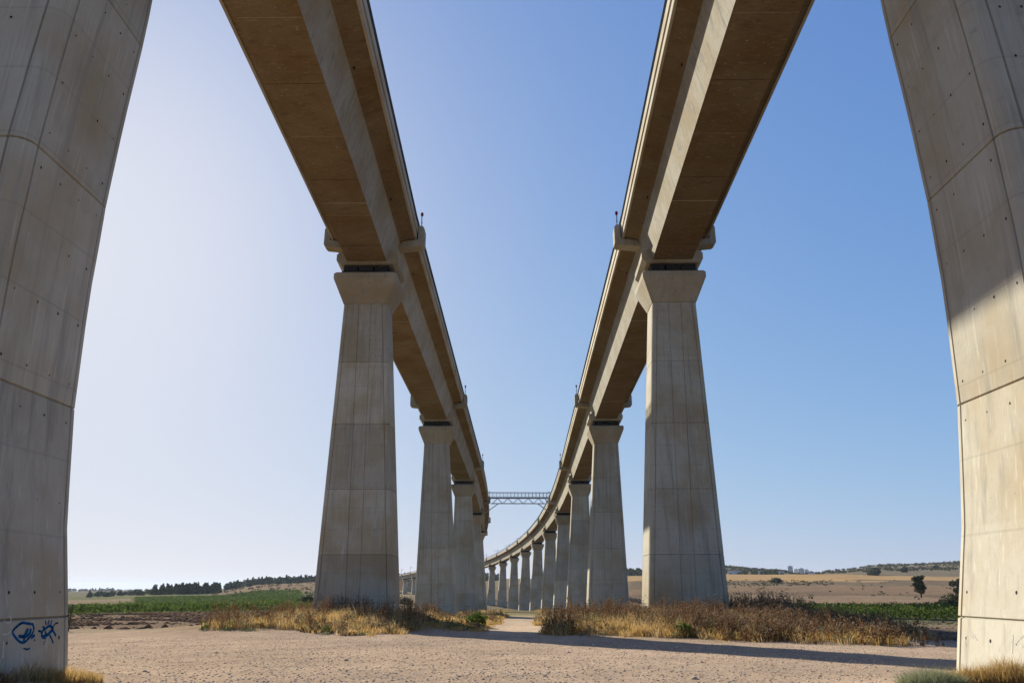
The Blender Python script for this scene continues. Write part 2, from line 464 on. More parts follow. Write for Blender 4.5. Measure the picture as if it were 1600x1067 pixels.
def ground_material():
    m, nt, N, L, B = new_mat('land')
    at = N.new('ShaderNodeAttribute'); at.attribute_name = 'land'
    geo = N.new('ShaderNodeNewGeometry'); P = geo.outputs['Position']
    n1 = noise(N, L, P, .8, 6, .65); n2 = noise(N, L, P, 9, 5, .7); n3 = noise(N, L, P, 45, 3, .6); n0 = noise(N, L, P, .03, 6, .65)
    nm = noise(N, L, P, .18, 6, .7)
    c = at.outputs['Color']
    for f, lo, hi in ((n0, .72, 1.22), (nm, .78, 1.2), (n1, .82, 1.16), (n2, .66, 1.3), (n3, .45, 1.5)):
        c = mixc(N, L, 1.0, c, ramp_col(N, L, f, (lo, lo, lo), (hi, hi, hi * .99)), 'MULTIPLY')
    vo = N.new('ShaderNodeTexVoronoi'); vo.inputs['Scale'].default_value = 26; L.new(P, vo.inputs['Vector'])
    vc = N.new('ShaderNodeSeparateColor'); L.new(vo.outputs['Color'], vc.inputs[0])
    c = mixc(N, L, mathn(N, L, 'MULTIPLY', ramp_out(N, L, vc.outputs[0], .55, .75), .55), c, mixc(N, L, vc.outputs[1], (.17, .125, .10), (.58, .48, .39)))
    peb = mathn(N, L, 'MULTIPLY', vc.outputs[2], .5)
    L.new(c, B.inputs['Base Color'])
    B.inputs['Roughness'].default_value = 1.0
    B.inputs['Specular IOR Level'].default_value = 0.0
    h = mathn(N, L, 'ADD', mathn(N, L, 'MULTIPLY', n2, .35), mathn(N, L, 'ADD', mathn(N, L, 'MULTIPLY', n3, .4), mathn(N, L, 'MULTIPLY', peb, .35)))
    h = mathn(N, L, 'ADD', h, mathn(N, L, 'MULTIPLY', n1, .5))
    bp = N.new('ShaderNodeBump'); bp.inputs['Strength'].default_value = .7; bp.inputs['Distance'].default_value = .035
    L.new(h, bp.inputs['Height']); L.new(bp.outputs[0], B.inputs['Normal'])
    return m

LANDM = ground_material()
cc = np.ones((len(V), 4), np.float32)
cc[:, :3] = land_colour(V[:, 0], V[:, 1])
Fq = np.array([f for f in F if len(f) == 4]); Ft = np.array([f for f in F if len(f) == 3])
cen = V[Fq].mean(1); fd = np.hypot(cen[:, 0], cen[:, 1]); fa = np.degrees(np.arctan2(cen[:, 0], cen[:, 1]))
cls = np.full(len(Fq), 3)                                                   # fields
cls[fd > 1090] = 4                                                          # hills and plain
cls[fd < 62] = 0                                                            # yard
cls[(cen[:, 1] > 63) & (cen[:, 1] < 118) & (fa < -13) & (fa > -60)] = 2      # ploughed strips
cls[(cen[:, 1] > 44) & (cen[:, 1] < 78) & (cen[:, 0] > 20.5) & (fa < 60)] = 2
cls[(np.abs(cen[:, 0] + .4) < 2.4) & (cen[:, 1] > 46) & (cen[:, 1] < 330)] = 1
vn = np.zeros((len(V), 3))
fn_ = np.cross(V[Fq[:, 2]] - V[Fq[:, 0]], V[Fq[:, 3]] - V[Fq[:, 1]])
for k in range(4): np.add.at(vn, Fq[:, k], fn_)
vn /= np.linalg.norm(vn, axis=1)[:, None] + 1e-12
for k, nm in enumerate(('gravel_yard', 'dirt_track', 'ploughed_field', 'fields', 'hills')):
    fs = Fq[cls == k]
    idx = np.unique(np.concatenate([fs.ravel(), Ft.ravel()]) if k == 0 else fs.ravel())
    mp = np.full(len(V), -1); mp[idx] = np.arange(len(idx))
    fl = mp[fs].tolist() + (mp[Ft].tolist() if k == 0 else [])
    me = mesh(nm, V[idx], fl, LANDM, True)
    ca = me.color_attributes.new('land', 'FLOAT_COLOR', 'POINT')
    ca.data.foreach_set('color', cc[idx].ravel())
    nv = vn[idx]; nv[nv[:, 2] < 0] *= -1
    nv[np.linalg.norm(nv, axis=1) < .5] = (0, 0, 1)
    me.normals_split_custom_set_from_vertices(nv.tolist())
    obj(nm, me, kind='structure')

# ------------------------------------------------------------------ viaduct line
S0, RAD, MIDX = 190.0, 2400.0, -.22
def line(s, off):
    """point at arc length s, off metres right of the mid line; heading angle (left positive)"""
    if s <= S0:
        return MIDX + off, s, 0.0
    t = (s - S0) / RAD
    return MIDX - RAD * (1 - math.cos(t)) + off * math.cos(t), S0 + RAD * math.sin(t) + off * math.sin(t), t

NP = 18
SP = {1: 16.92}
for n in range(2, NP + 1):
    SP[n] = 68.2 + 62 * (n - 2)
SP[NP + 1] = SP[NP] + 40
capn = [1, 2, 3, 4, 5, 6, 7, 8, 9, 10, 11, 18, 19]
capy = [30.3, 29.1, 27.0, 25.0, 22.9, 21.4, 20.3, 19.3, 18.2, 17.0, 15.9, 8.0, 7.2]
CAPZ = {n: interp(n, capn, capy) + EYE for n in range(1, NP + 2)}
sk = [SP[n] for n in sorted(SP)]; zk = [CAPZ[n] + 1.15 for n in sorted(SP)]
def soffit(s):
    return interp(s, sk, zk)
def W(s):
    return interp(s, [16.92, 68.2], [13.8, 15.0])

# ------------------------------------------------------------------ piers
RC = .42
def section(hw, hd, inset=0.0, panel=.60, r=RC, front_panel=True):
    """plan outline of the shaft, counter-clockwise; narrow grooves at the formwork joints, a shallow recessed strip in the wide faces"""
    g, gd, rec = .032, .075, .045
    hw -= inset; hd -= inset
    pts = []
    def side(p0, p1, nrm, strip):
        L_ = (Vector(p1) - Vector(p0)).length
        t = (Vector(p1) - Vector(p0)) / L_
        nrm = Vector(nrm); p0 = Vector(p0)
        def at(u, dep): q = p0 + t * u - nrm * dep; pts.append((q.x, q.y))
        at(0, 0); at(g, gd); at(2 * g, 0)
        if strip:
            m = L_ / 2; pw = panel
            at(m - pw - g, 0); at(m - pw, gd); at(m - pw + g, rec); at(m + pw - g, rec); at(m + pw, gd); at(m + pw + g, 0)
        at(L_ - 2 * g, 0); at(L_ - g, gd); at(L_, 0)
    def arc(cx, cy, a0):
        for k in (1, 2, 3):
            t = a0 + math.pi / 2 * k / 4
            pts.append((cx + r * math.cos(t), cy + r * math.sin(t)))
    side((-hw + r, -hd), (hw - r, -hd), (0, -1), front_panel); arc(hw - r, -hd + r, -math.pi / 2)
    side((hw, -hd + r), (hw, hd - r), (1, 0), False); arc(hw - r, hd - r, 0)
    side((hw - r, hd), (-hw + r, hd), (0, 1), front_panel); arc(-hw + r, hd - r, math.pi / 2)
    side((-hw, hd - r), (-hw, -hd + r), (-1, 0), False); arc(-hw + r, -hd + r, math.pi)
    return pts

def loft(rings, cap_top=False, cap_bot=False):
    n = len(rings[0]); V = []; F = []
    for rg in rings: V += rg
    for i in range(len(rings) - 1):
        for k in range(n):
            F.append((i * n + k, i * n + (k + 1) % n, (i + 1) * n + (k + 1) % n, (i + 1) * n + k))
    if cap_bot: F.append(tuple(range(n - 1, -1, -1)))
    if cap_top: F.append(tuple(range((len(rings) - 1) * n, len(rings) * n)))
    return V, F

ORD = ['', 'first', 'second', 'third', 'fourth', 'fifth', 'sixth', 'seventh', 'eighth', 'ninth', 'tenth', 'eleventh', 'twelfth', 'thirteenth',
       'fourteenth', 'fifteenth', 'sixteenth', 'seventeenth', 'eighteenth', 'nineteenth']

def pier_shape(n, side):
    """returns f(z above cap base, negative) -> (centre offset outward, half width, half depth)"""
    if n == 1:
        def f(z):   # z relative to the eye
            xin = (interp(z, [-3, -.65, 4.4, 9], [.30, .20, .06, 0]) if side < 0 else 0) + interp(z, [-3, -.65, 1.5, 4.4, 7.5, 10.3, 13, 15.7, 17.5, 27.4], [9.95, 10.46, 10.95, 11.38, 11.58, 11.62, 11.55, 11.42, 11.37, 11.5])
            hw = interp(z, [-3, 27.4], [3.35, 2.1]); hd = interp(z, [-3, 27.4], [2.05, 1.75])
            return xin + hw - 13.8, hw, hd
    else:
        top = CAPZ[n] - EYE - 2.95
        def f(z):
            q = top - z
            return -.027 * q, 2.12 + .0475 * q, 1.72 + .018 * q
    return f

PIERS = {}
LIFTS = {}
def make_pier(n, side):
    s = SP[n]; w = 13.8 if n == 1 else 15.0
    x, y, t = line(s, side * w)
    z0 = gz(x, y)
    lane = 'left' if side < 0 else 'right'
    if n == 1:
        lab = 'huge near concrete pier cut off by the left edge, blue graffiti at its foot' if side < 0 else \
              'huge near concrete pier at the right edge, sunlit below and shaded above'
    else:
        lab = f'{ORD[n]} pier of the {lane} viaduct counting away from the camera'
        if n == 2: lab = 'tall tapered concrete pier rising from dry weeds, nearest full one of the %s viaduct' % lane
        if n > 11: lab = f'far pier of the {lane} viaduct on the distant bend, {ORD[n]} from the camera'
    root = thing('viaduct_pier', lab, 'pier', (x, y, z0), t, 'piers of the two viaducts')
    capb = CAPZ[n] - 2.95
    f = pier_shape(n, side)
    # joints between concrete lifts
    if n == 1: js = [-.65 + EYE, 4.42 + EYE, 10.26 + EYE, 15.75 + EYE, 21.4 + EYE]
    else:
        js = []; z = capb - 5.95
        while z > z0 + 2.8:
            js.append(z); z -= 5.95 if len(js) != 3 else 5.6
        if n <= 4: js.append(max(z0 + 1.35, js[-1] - 4.3))
    levels = sorted(set([z0 - .8] + js + [capb]))
    near = n <= 3
    for a, b in zip(levels[:-1], levels[1:]):
        rings = []
        zs = [(a, .055), (a + .03, 0)]
        if n == 1:
            k = 5
            zs += [(a + .035 + (b - a - .07) * q / k, 0) for q in range(1, k)]
        zs += [(b - .03, 0), (b, .055)]
        for z, ins in zs:
            off, hw, hd = f(z - EYE)
            rings.append([(px + side * off, py, z - z0) for px, py in section(hw, hd, ins)])
        Vv, Ff = loft(rings)
        me = mesh('shaft_lift', Vv, Ff, M['pier'])
        lift_o = obj('shaft_lift', me, root)
        if n == 1: LIFTS.setdefault(side, []).append(lift_o)
    # cap: flared bolster
    off, hw, hd = f(capb - EYE)
    def oct_(hw, hd, c, z):
        return [(px + side * off * 0 + side * off, py, z - z0) for px, py in
                ((-hw + c, -hd), (hw - c, -hd), (hw, -hd + c), (hw, hd - c), (hw - c, hd), (-hw + c, hd), (-hw, hd - c), (-hw, -hd + c))]
    Vv, Ff = loft([oct_(hw - .06, hd - .06, RC * .6, capb - .02), oct_(hw + .03, hd + .03, RC * .62, capb + .05), oct_(3.05, 2.68, .16, capb + 2.32),
                   oct_(3.05, 2.68, .16, capb + 2.83), oct_(2.93, 2.56, .14, capb + 2.95)], True, True)
    cap = obj('pier_cap', mesh('pier_cap', Vv, Ff, M['cap']), root)
    for by in (-1.25, 1.25):  # wide plinths and bearings, painted dark so the gap above the cap reads shaded
        m = MB(); m.box((-2.35 + side * off, by - 1.05, capb + 2.953 - z0), (2.35 + side * off, by + 1.05, capb + 3.2 - z0)); m.build('shade_plinth', M['shade_bearing'], cap)
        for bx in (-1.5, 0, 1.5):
            m = MB(); m.box((bx - .68 + side * off, by - .98, capb + 3.203 - z0), (bx + .68 + side * off, by + .98, capb + 3.80 - z0)); m.build('shade_bearing', M['shade_bearing'], cap)
    # formwork tie holes: small dark plugs on the faces in view
    if n <= 2:
        m = MB()
        def plug(c, u, v, nrm, r):
            c = Vector(c) + Vector(nrm) * .004
            Vp = [c + Vector(u) * (r * math.cos(q * math.pi / 3)) + Vector(v) * (r * 1.25 * math.sin(q * math.pi / 3)) for q in range(6)]
            m.add(Vp, [tuple(range(6))])
        rr = random.Random(n * 10 + side)
        for a, b in zip(levels[:-1], levels[1:]):
            rows = max(2, int((b - a) / 1.35))
            for k in range(rows):
                z = a + .55 + (b - a - 1.0) * k / max(1, rows - 1)
                if z < z0 + .2: continue
                off, hw, hd = f(z - EYE)
                # inner side face (towards the other viaduct)
                e = 1e-2
                o2, h2, d2 = f(z + e - EYE)
                slope = ((o2 * side - side * h2) - (side * off - side * hw)) / e
                cols = 4
                for q in range(cols):
                    yy = (-hd + RC + .25) + (2 * hd - 2 * RC - .5) * q / (cols - 1) + rr.uniform(-.03, .03)
                    if rr.random() < .12: continue
                    nrm = Vector((-side, 0, slope * side)).normalized() if True else None
                    plug((side * (off - hw), yy, z - z0), (0, 1, 0), (slope, 0, 1), (-side, 0, 0), rr.choice((.022, .028, .034)) if n == 1 else .03)
                for q in range(6):
                    fx = (-.86, -.62, -.40, .40, .62, .86)[q] * (hw - RC)
                    if rr.random() < .3: continue
                    plug((side * off + fx, -hd - .012, z - z0), (1, 0, 0), (0, 0, 1), (0, -1, 0), .032)
        if m.V:
            # keep normals facing out
            m.build('tie_holes', M['hole'], root, kind='stuff')
    PIERS[(n, side)] = (root, f, z0, x, y)
    return root

for n in range(1, NP + 1):
    for side in (-1, 1):
        make_pier(n, side)

# ------------------------------------------------------------------ girders
PB = [(-1.93, 0), (1.93, 0), (2.72, 3.45), (2.95, 3.62), (4.28, 3.98), (4.28, 4.30), (0, 4.36), (-4.28, 4.30), (-4.28, 3.98), (-2.95, 3.62), (-2.72, 3.45)]
def strip_profile(side, pts):
    return [(side * x, z) for x, z in pts]

def sweep(prof, s0, s1, side, nseg=6, cap=True):
    """profile (x right, z up from soffit) along the line of one viaduct"""
    V = []; n = len(prof)
    for i in range(nseg + 1):
        s = s0 + (s1 - s0) * i / nseg
        z = soffit(s); w = W(s)
        for px, pz in prof:
            x, y, t = line(s, side * w + px)
            V.append((x, y, z + pz))
    F = []
    for i in range(nseg):
        for k in range(n):
            F.append((i * n + k, (i + 1) * n + k, (i + 1) * n + (k + 1) % n, i * n + (k + 1) % n))
    if cap:
        F.append(tuple(range(n))); F.append(tuple(range((nseg + 1) * n - 1, nseg * n - 1, -1)))
    ar = sum(prof[k][0] * prof[(k + 1) % n][1] - prof[(k + 1) % n][0] * prof[k][1] for k in range(n))
    if ar < 0: F = [f[::-1] for f in F]
    return V, F

for side in (-1, 1):
    lane = 'left' if side < 0 else 'right'
    for n in range(1, NP + 1):
        a, b = SP[n] + .04, SP[n + 1] - .04
        if n == 1: lab = f'nearest girder span of the {lane} viaduct, passing overhead out of the top of the picture'
        elif n == NP: lab = f'last girder span of the {lane} viaduct, reaching the far abutment'
        else: lab = f'girder span of the {lane} viaduct between its {ORD[n]} and {ORD[n+1]} piers'
        x0, y0, t0 = line(a, side * W(a))
        root = thing('girder_span', lab, 'girder', (x0, y0, soffit(a)), 0, 'girder spans of the two viaducts')
        def part(name, V, F, mat, par=root):
            V = [(v[0] - x0, v[1] - y0, v[2] - soffit(a)) for v in V]
            return obj(name, mesh(name, V, F, mat), par)
        Vv, Ff = sweep(PB, a, b, side, 6)
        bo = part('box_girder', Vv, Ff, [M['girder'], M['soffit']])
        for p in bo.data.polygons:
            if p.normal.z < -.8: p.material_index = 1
        for sd in (-1, 1):
            Vv, Ff = sweep(strip_profile(sd, [(4.20, 3.86), (4.40, 3.86), (4.40, 4.48), (4.283, 4.48)]), a, b, side, 6)
            fa = part('lower_fascia', Vv, Ff, M['fascia'])
            Vv, Ff = sweep(strip_profile(sd, [(4.25, 4.54), (4.50, 4.54), (4.50, 5.28), (4.25, 5.28)]), a, b, side, 6)
            pa = part('parapet', Vv, Ff, M['fascia'])
            Vv, Ff = sweep(strip_profile(sd, [(4.24, 4.30), (4.34, 4.30), (4.34, 4.545), (4.24, 4.545)]), a, b, side, 6)
            part('parapet_recess', Vv, Ff, M['hole'])
            # railing: posts and three rails
            m = MB(); ln = b - a; step = 1.6 if n < 7 else 3.2
            k = int(ln / step)
            for q in range(k + 1):
                s = a + .2 + (ln - .4) * q / k
                x, y, t = line(s, side * W(s) + sd * 4.40); z = soffit(s)
                m.bar((x, y, z + 5.281), (x, y, z + 6.32), .07)
            for hz in (5.48, 5.68, 5.88, 6.08, 6.30):
                pts = [line(a + ln * q / 6, side * W(a + ln * q / 6) + sd * 4.40)[:2] + (soffit(a + ln * q / 6) + hz,) for q in range(7)]
                for p, q in zip(pts[:-1], pts[1:]): m.bar(p, q, .045 if hz < 6.2 else .075)
            part('railing', m.V, m.F, M['darksteel'], pa)
        # thickened ends over the bearings
        for (c0, c1) in ((a, a + 2.45), (b - 2.45, b)):
            if n == 1 and c0 == a: pass
            Vv, Ff = sweep([(-2.55, -.30), (2.55, -.30), (2.98, .1), (2.98, .72), (2.3, 1.12), (-2.3, 1.12), (-2.98, .72), (-2.98, .1)], c0, c1, side, 1)
            part('end_block', Vv, Ff, M['cap'], bo)
        # brackets that carry the masts
        for sd in (-1, 1):
            Vv, Ff = sweep(strip_profile(sd, [(2.45, 2.85), (4.95, 3.12), (5.18, 3.32), (5.18, 5.05), (5.0, 5.36), (4.56, 5.36), (4.56, 3.80), (2.95, 3.60)]), a + .35, a + 1.6, side, 1)
            part('mast_bracket', Vv, Ff, M['cap'])
        if n <= 3:
            for sj in (a + 13.5, b - 13.5):
                Vv, Ff = sweep([(-1.90, -.018), (1.90, -.018), (1.90, .01), (-1.90, .01)], sj, sj + .07, side, 1)
                part('pour_joint', Vv, Ff, M['fascia'], bo)
            for q in range(1, 9):
                sj = a + (b - a) * q / 9
                Vv, Ff = sweep([(-1.90, -.012), (1.90, -.012), (1.90, .01), (-1.90, .01)], sj, sj + .03, side, 1)
                part('formwork_seam', Vv, Ff, M['cap'] if q % 2 else M['hole'], bo)
        if n <= 2:
            mh = MB(); ml = MB(); rr = random.Random(n * 3 + side)
            s_ = a + 3
            while s_ < b - 3:
                for q in (-1.25, -.4, .45, 1.25):
                    if rr.random() < .35: continue
                    x, y, t = line(s_ + rr.uniform(-.3, .3), side * W(s_) + q + rr.uniform(-.12, .12)); z = soffit(s_) - .005 - .0006 * abs(q)
                    r_ = rr.uniform(.03, .055)
                    (mh if rr.random() < .5 else ml).add([(x + r_ * math.cos(k * math.pi / 3), y + r_ * math.sin(k * math.pi / 3), z - .012) for k in range(6)], [(5, 4, 3, 2, 1, 0)])
                s_ += 1.5
            o_ = part('tie_holes', mh.V, mh.F, M['hole'], bo); o_['kind'] = 'stuff'
            o_ = part('mortar_plugs', ml.V, ml.F, M['fascia'], bo); o_['kind'] = 'stuff'
        # drain outlets under the deck edge
        m = MB()
        for q in range(3):
            s = a + 8 + q * (b - a - 16) / 2
            x, y, t = line(s, side * W(s) - side * 3.0); z = soffit(s) + 3.6
            m.bar((x, y, z + .02), (x, y, z - .16), .13, n=6)
        part('drain_outlets', m.V, m.F, M['hole'], bo)

# ------------------------------------------------------------------ masts and marker posts on the brackets
def mast(n, side):
    s = SP[n] + 1.05
    sd = side
    x, y, t = line(s, side * W(s) + sd * 4.87); z = soffit(s) + 5.36
    lane = 'left' if side < 0 else 'right'
    r = thing('catenary_mast', f'thin catenary mast above the {ORD[n]} pier of the {lane} viaduct', 'mast', (x, y, z), t, 'catenary masts on the viaducts')
    m = MB(); m.box((-.16, -.16, 0), (.16, .16, 7.4)); m.box((-.3, -.3, 0), (.3, .3, .08)); m.build('pole', M['steel'], r)
    m = MB(); d = -sd
    m.bar((0, 0, 6.6), (d * 3.6, 0, 6.4), .10); m.bar((0, 0, 5.2), (d * 3.2, 0, 6.4), .10); m.bar((d * 1.6, 0, 5.85), (d * 4.1, 0, 5.1), .08)
    m.build('cantilever_arm', M['steel'], r)
for n in range(6, NP):
    for side in (-1, 1):
        mast(n, side)

def marker(n, side):
    s = SP[n] + .9
    x, y, t = line(s, side * W(s) - side * 4.80); z = soffit(s) + 5.36
    lane = 'left' if side < 0 else 'right'
    r = thing('marker_post', f'short red-headed post above the {ORD[n]} pier of the {lane} viaduct', 'post', (x, y, z), t, 'marker posts on the mast brackets')
    m = MB(); m.bar((0, 0, 0), (side * .02, .0, 1.4), .09, n=6); m.bar((0, 0, 0), (0, 0, .12), .22, n=6); m.bar((0, 0, .6), (0, 0, .7), .15, n=6); m.build('pole', M['darksteel'], r)
    m = MB(); m.taper([(0, 0, 1.4), (0, 0, 1.46), (0, 0, 1.74), (0, 0, 1.82)], [.08, .14, .15, .07], 8); m.build('lamp_head', M['red'], r)
for n in range(2, 6):
    for side in (-1, 1):
        marker(n, side)

# ------------------------------------------------------------------ footbridge between the decks
def footbridge():
    s = 272.0
    wl = W(s) - 4.4
    xl, yl, t = line(s, -wl); xr, yr, _ = line(s, wl)
    zf = 31.0 + EYE
    L_ = math.hypot(xr - xl, yr - yl)
    r = thing('footbridge', 'steel truss footbridge spanning the gap between the two viaduct decks', 'footbridge', (xl, yl, zf), math.atan2(yr - yl, xr - xl))
    e = 1.2
    m = MB(); m.box((-e, -.9, -.14), (L_ + e, .9, 0)); m.build('walkway', M['darksteel'], r)
    for yy in (-.95, .95):
        m = MB()
        k = 18
        for q in range(k + 1):
            xx = -e + (L_ + 2 * e) * q / k
            m.bar((xx, yy, -.1), (xx, yy, 1.75), .10)
        m.bar((-e, yy, 1.75), (L_ + e, yy, 1.75), .13); m.bar((-e, yy, .12), (L_ + e, yy, .12), .10)
        m.build('railing', M['darksteel'], r)
        m = MB()
        for hz in (.6, 1.2): m.bar((-e, yy, hz), (L_ + e, yy, hz), .035)
        m.build('mid_rail', M['steel'], r)
        m = MB(); zb = -2.15
        x0, x1 = 1.3, L_ - 1.3
        m.bar((x0 - .6, yy * .8, zb), (x1 + .6, yy * .8, zb), .18); m.bar((-e, yy * .8, -.28), (L_ + e, yy * .8, -.28), .16)
        m.build('truss_chord', M['steel'], r)
        k = 10
        for q in range(k):
            xa = x0 + (x1 - x0) * q / k; xb = x0 + (x1 - x0) * (q + 1) / k
            za, zc = (zb, -.3) if q % 2 == 0 else (-.3, zb)
            m = MB(); m.bar((xa, yy * .8, za), (xb, yy * .8, zc), .12); m.build('truss_diagonal', M['steel'], r)
        for sd in (0, 1):
            f = (lambda v: v) if sd == 0 else (lambda v: L_ - v)
            m = MB(); m.bar((f(x0 + 2.2), yy * .8, zb), (f(-1.3), yy * .8, zb - 3.4), .15); m.build('strut', M['steel'], r)
            m = MB(); m.bar((f(x0 - .6), yy * .8, -.3), (f(-1.3), yy * .8, zb - 2.6), .15); m.build('strut', M['steel'], r)
            m = MB(); m.bar((f(-.55), yy, -.25), (f(-.55), yy, -3.4), .2); m.build('post', M['steel'], r)
footbridge()

# ------------------------------------------------------------------ far abutments
for side in (-1, 1):
    s = SP[NP + 1]
    x, y, t = line(s, side * 15); z = gz(x, y)
    zt = soffit(s)
    lane = 'left' if side < 0 else 'right'
    r = thing('abutment', f'pale concrete abutment where the {lane} viaduct ends on the distant slope', 'abutment', (x, y, z - 1), t, 'abutments at the far end')
    h = zt + 4.2 - z + 1
    m = MB(); m.box((-5, .1, 0), (5, 4, h - 4.6)); m.build('front_wall', M['fascia'], r)
    for sx in (-1, 1):
        m = MB(); m.extrude([(sx * 5.0, 0), (sx * 5.6, 0), (sx * 5.6, h + .8), (sx * 5.0, h + .8)], -.5, 22); m.build('wing_wall', M['fascia'], r)
    m = MB(); m.box((-4.98, 4.01, 0), (4.98, 60, h - .3)); m.build('earth_fill', M['clod'], r)

# ------------------------------------------------------------------ graffiti on the left near pier
def ray(px, py):
    v = Vector(((px - 800) / 1150, (533.5 - py) / 1150, -1))
    return cam.rotation_euler.to_matrix() @ v
def on_inner(px, py, side, lift=.006):
    """point of the near pier's inner face seen at a place, in the pier's own coordinates"""
    root, f, z0, x, y = PIERS[(1, side)]
    d = ray(px, py); k = 12.0
    for _ in range(40):
        p = Vector((0, 0, EYE)) + d * k
        off, hw, hd = f(p.z - EYE)
        face = x + side * (off - hw) - side * lift
        k += (face - p.x) / d.x
    p = Vector((0, 0, EYE)) + d * k
    return Vector((p.x - x, p.y - y, p.z - z0))
def stroke(m, pts, side, w):
    P = [on_inner(a, b, side) for a, b in pts]
    V = []; F = []
    for i, p in enumerate(P):
        d = (P[min(i + 1, len(P) - 1)] - P[max(i - 1, 0)]).normalized()
        a = Vector((1, 0, 0)).cross(d).normalized() * w / 2
        V += [p + a, p - a]
    for i in range(len(P) - 1): F.append((2 * i, 2 * i + 1, 2 * i + 3, 2 * i + 2))
    m.add(V, F)
def crop(pts):  # measured in an enlarged view of the foot of the pier
    return [(x * 130 / 1012, 930 + y * 137 / 1067) for x, y in pts]
def smooth(pts, k=4):
    P = [Vector((a, b)) for a, b in pts]; out = []
    for i in range(len(P) - 1):
        p0 = P[max(i - 1, 0)]; p1 = P[i]; p2 = P[i + 1]; p3 = P[min(i + 2, len(P) - 1)]
        for q in range(k):
            t = q / k
            v = .5 * ((2 * p1) + (p2 - p0) * t + (2 * p0 - 5 * p1 + 4 * p2 - p3) * t * t + (3 * p1 - p0 - 3 * p2 + p3) * t ** 3)
            out.append((v.x, v.y))
    out.append(tuple(P[-1])); return out
m = MB()
for pts, w in (([(405, 350), (340, 340), (270, 332), (215, 370), (165, 420), (158, 460), (190, 510), (240, 560), (290, 570), (340, 530), (390, 470), (412, 410), (400, 350)], .055),
               ([(225, 490), (270, 500), (310, 480), (340, 410), (320, 440), (300, 500), (330, 490), (365, 455), (375, 400)], .07),
               ([(290, 560), (300, 500), (330, 430)], .06), ([(380, 520), (425, 480), (395, 500)], .06),
               ([(310, 660), (365, 640)], .035), ([(285, 640), (350, 655)], .025)):
    stroke(m, smooth(crop(pts)), -1, w)
root1 = LIFTS[-1][0]
g1 = m.build('graffiti_face', M['bluepaint'], root1, label='blue sprayed oval outline with scribble inside')
m = MB()
for pts, w in (([(560, 400), (600, 370), (640, 390), (640, 420), (600, 460), (550, 500), (510, 490), (520, 430), (560, 400)], .06),
               ([(530, 500), (590, 470), (640, 410)], .08), ([(560, 355), (555, 305)], .04), ([(585, 350), (600, 298)], .04), ([(615, 360), (633, 300)], .04),
               ([(655, 380), (670, 345), (712, 332)], .035), ([(640, 420), (665, 460), (680, 492)], .05), ([(605, 480), (630, 530), (648, 580)], .045),
               ([(515, 455), (490, 435), (465, 430)], .045), ([(545, 400), (520, 375)], .05), ([(550, 545), (525, 600)], .02), ([(560, 470), (548, 430)], .05),
               ([(510, 500), (560, 515)], .07)):
    stroke(m, smooth(crop(pts)), -1, w)
m.build('graffiti_hand', M['bluepaint'], root1, label='blue sprayed ring with rays like fingers')
m = MB()
for pts, w in (([(85, 330), (120, 320), (135, 280), (110, 245), (90, 270)], .03), ([(50, 300), (60, 330), (100, 325)], .03), ([(20, 470), (80, 470), (130, 430)], .03), ([(45, 560), (35, 760)], .05)):
    stroke(m, smooth(crop(pts)), -1, w)
m.build('graffiti_scrawl', M['whitepaint'], root1, label='faint white chalk scrawl')
m = MB()
for pts, w in (([(1508, 994), (1514, 991), (1521, 997)], .02), ([(1509, 1010), (1508, 996)], .02), ([(1515, 985), (1527, 1000)], .02), ([(1582, 991), (1581, 1020)], .035),
               ([(1600, 992), (1588, 1004), (1598, 1010)], .03)):
    stroke(m, smooth(pts), 1, w)
m.build('graffiti_scrawl', M['whitepaint'], LIFTS[1][0], label='faint white chalk strokes')

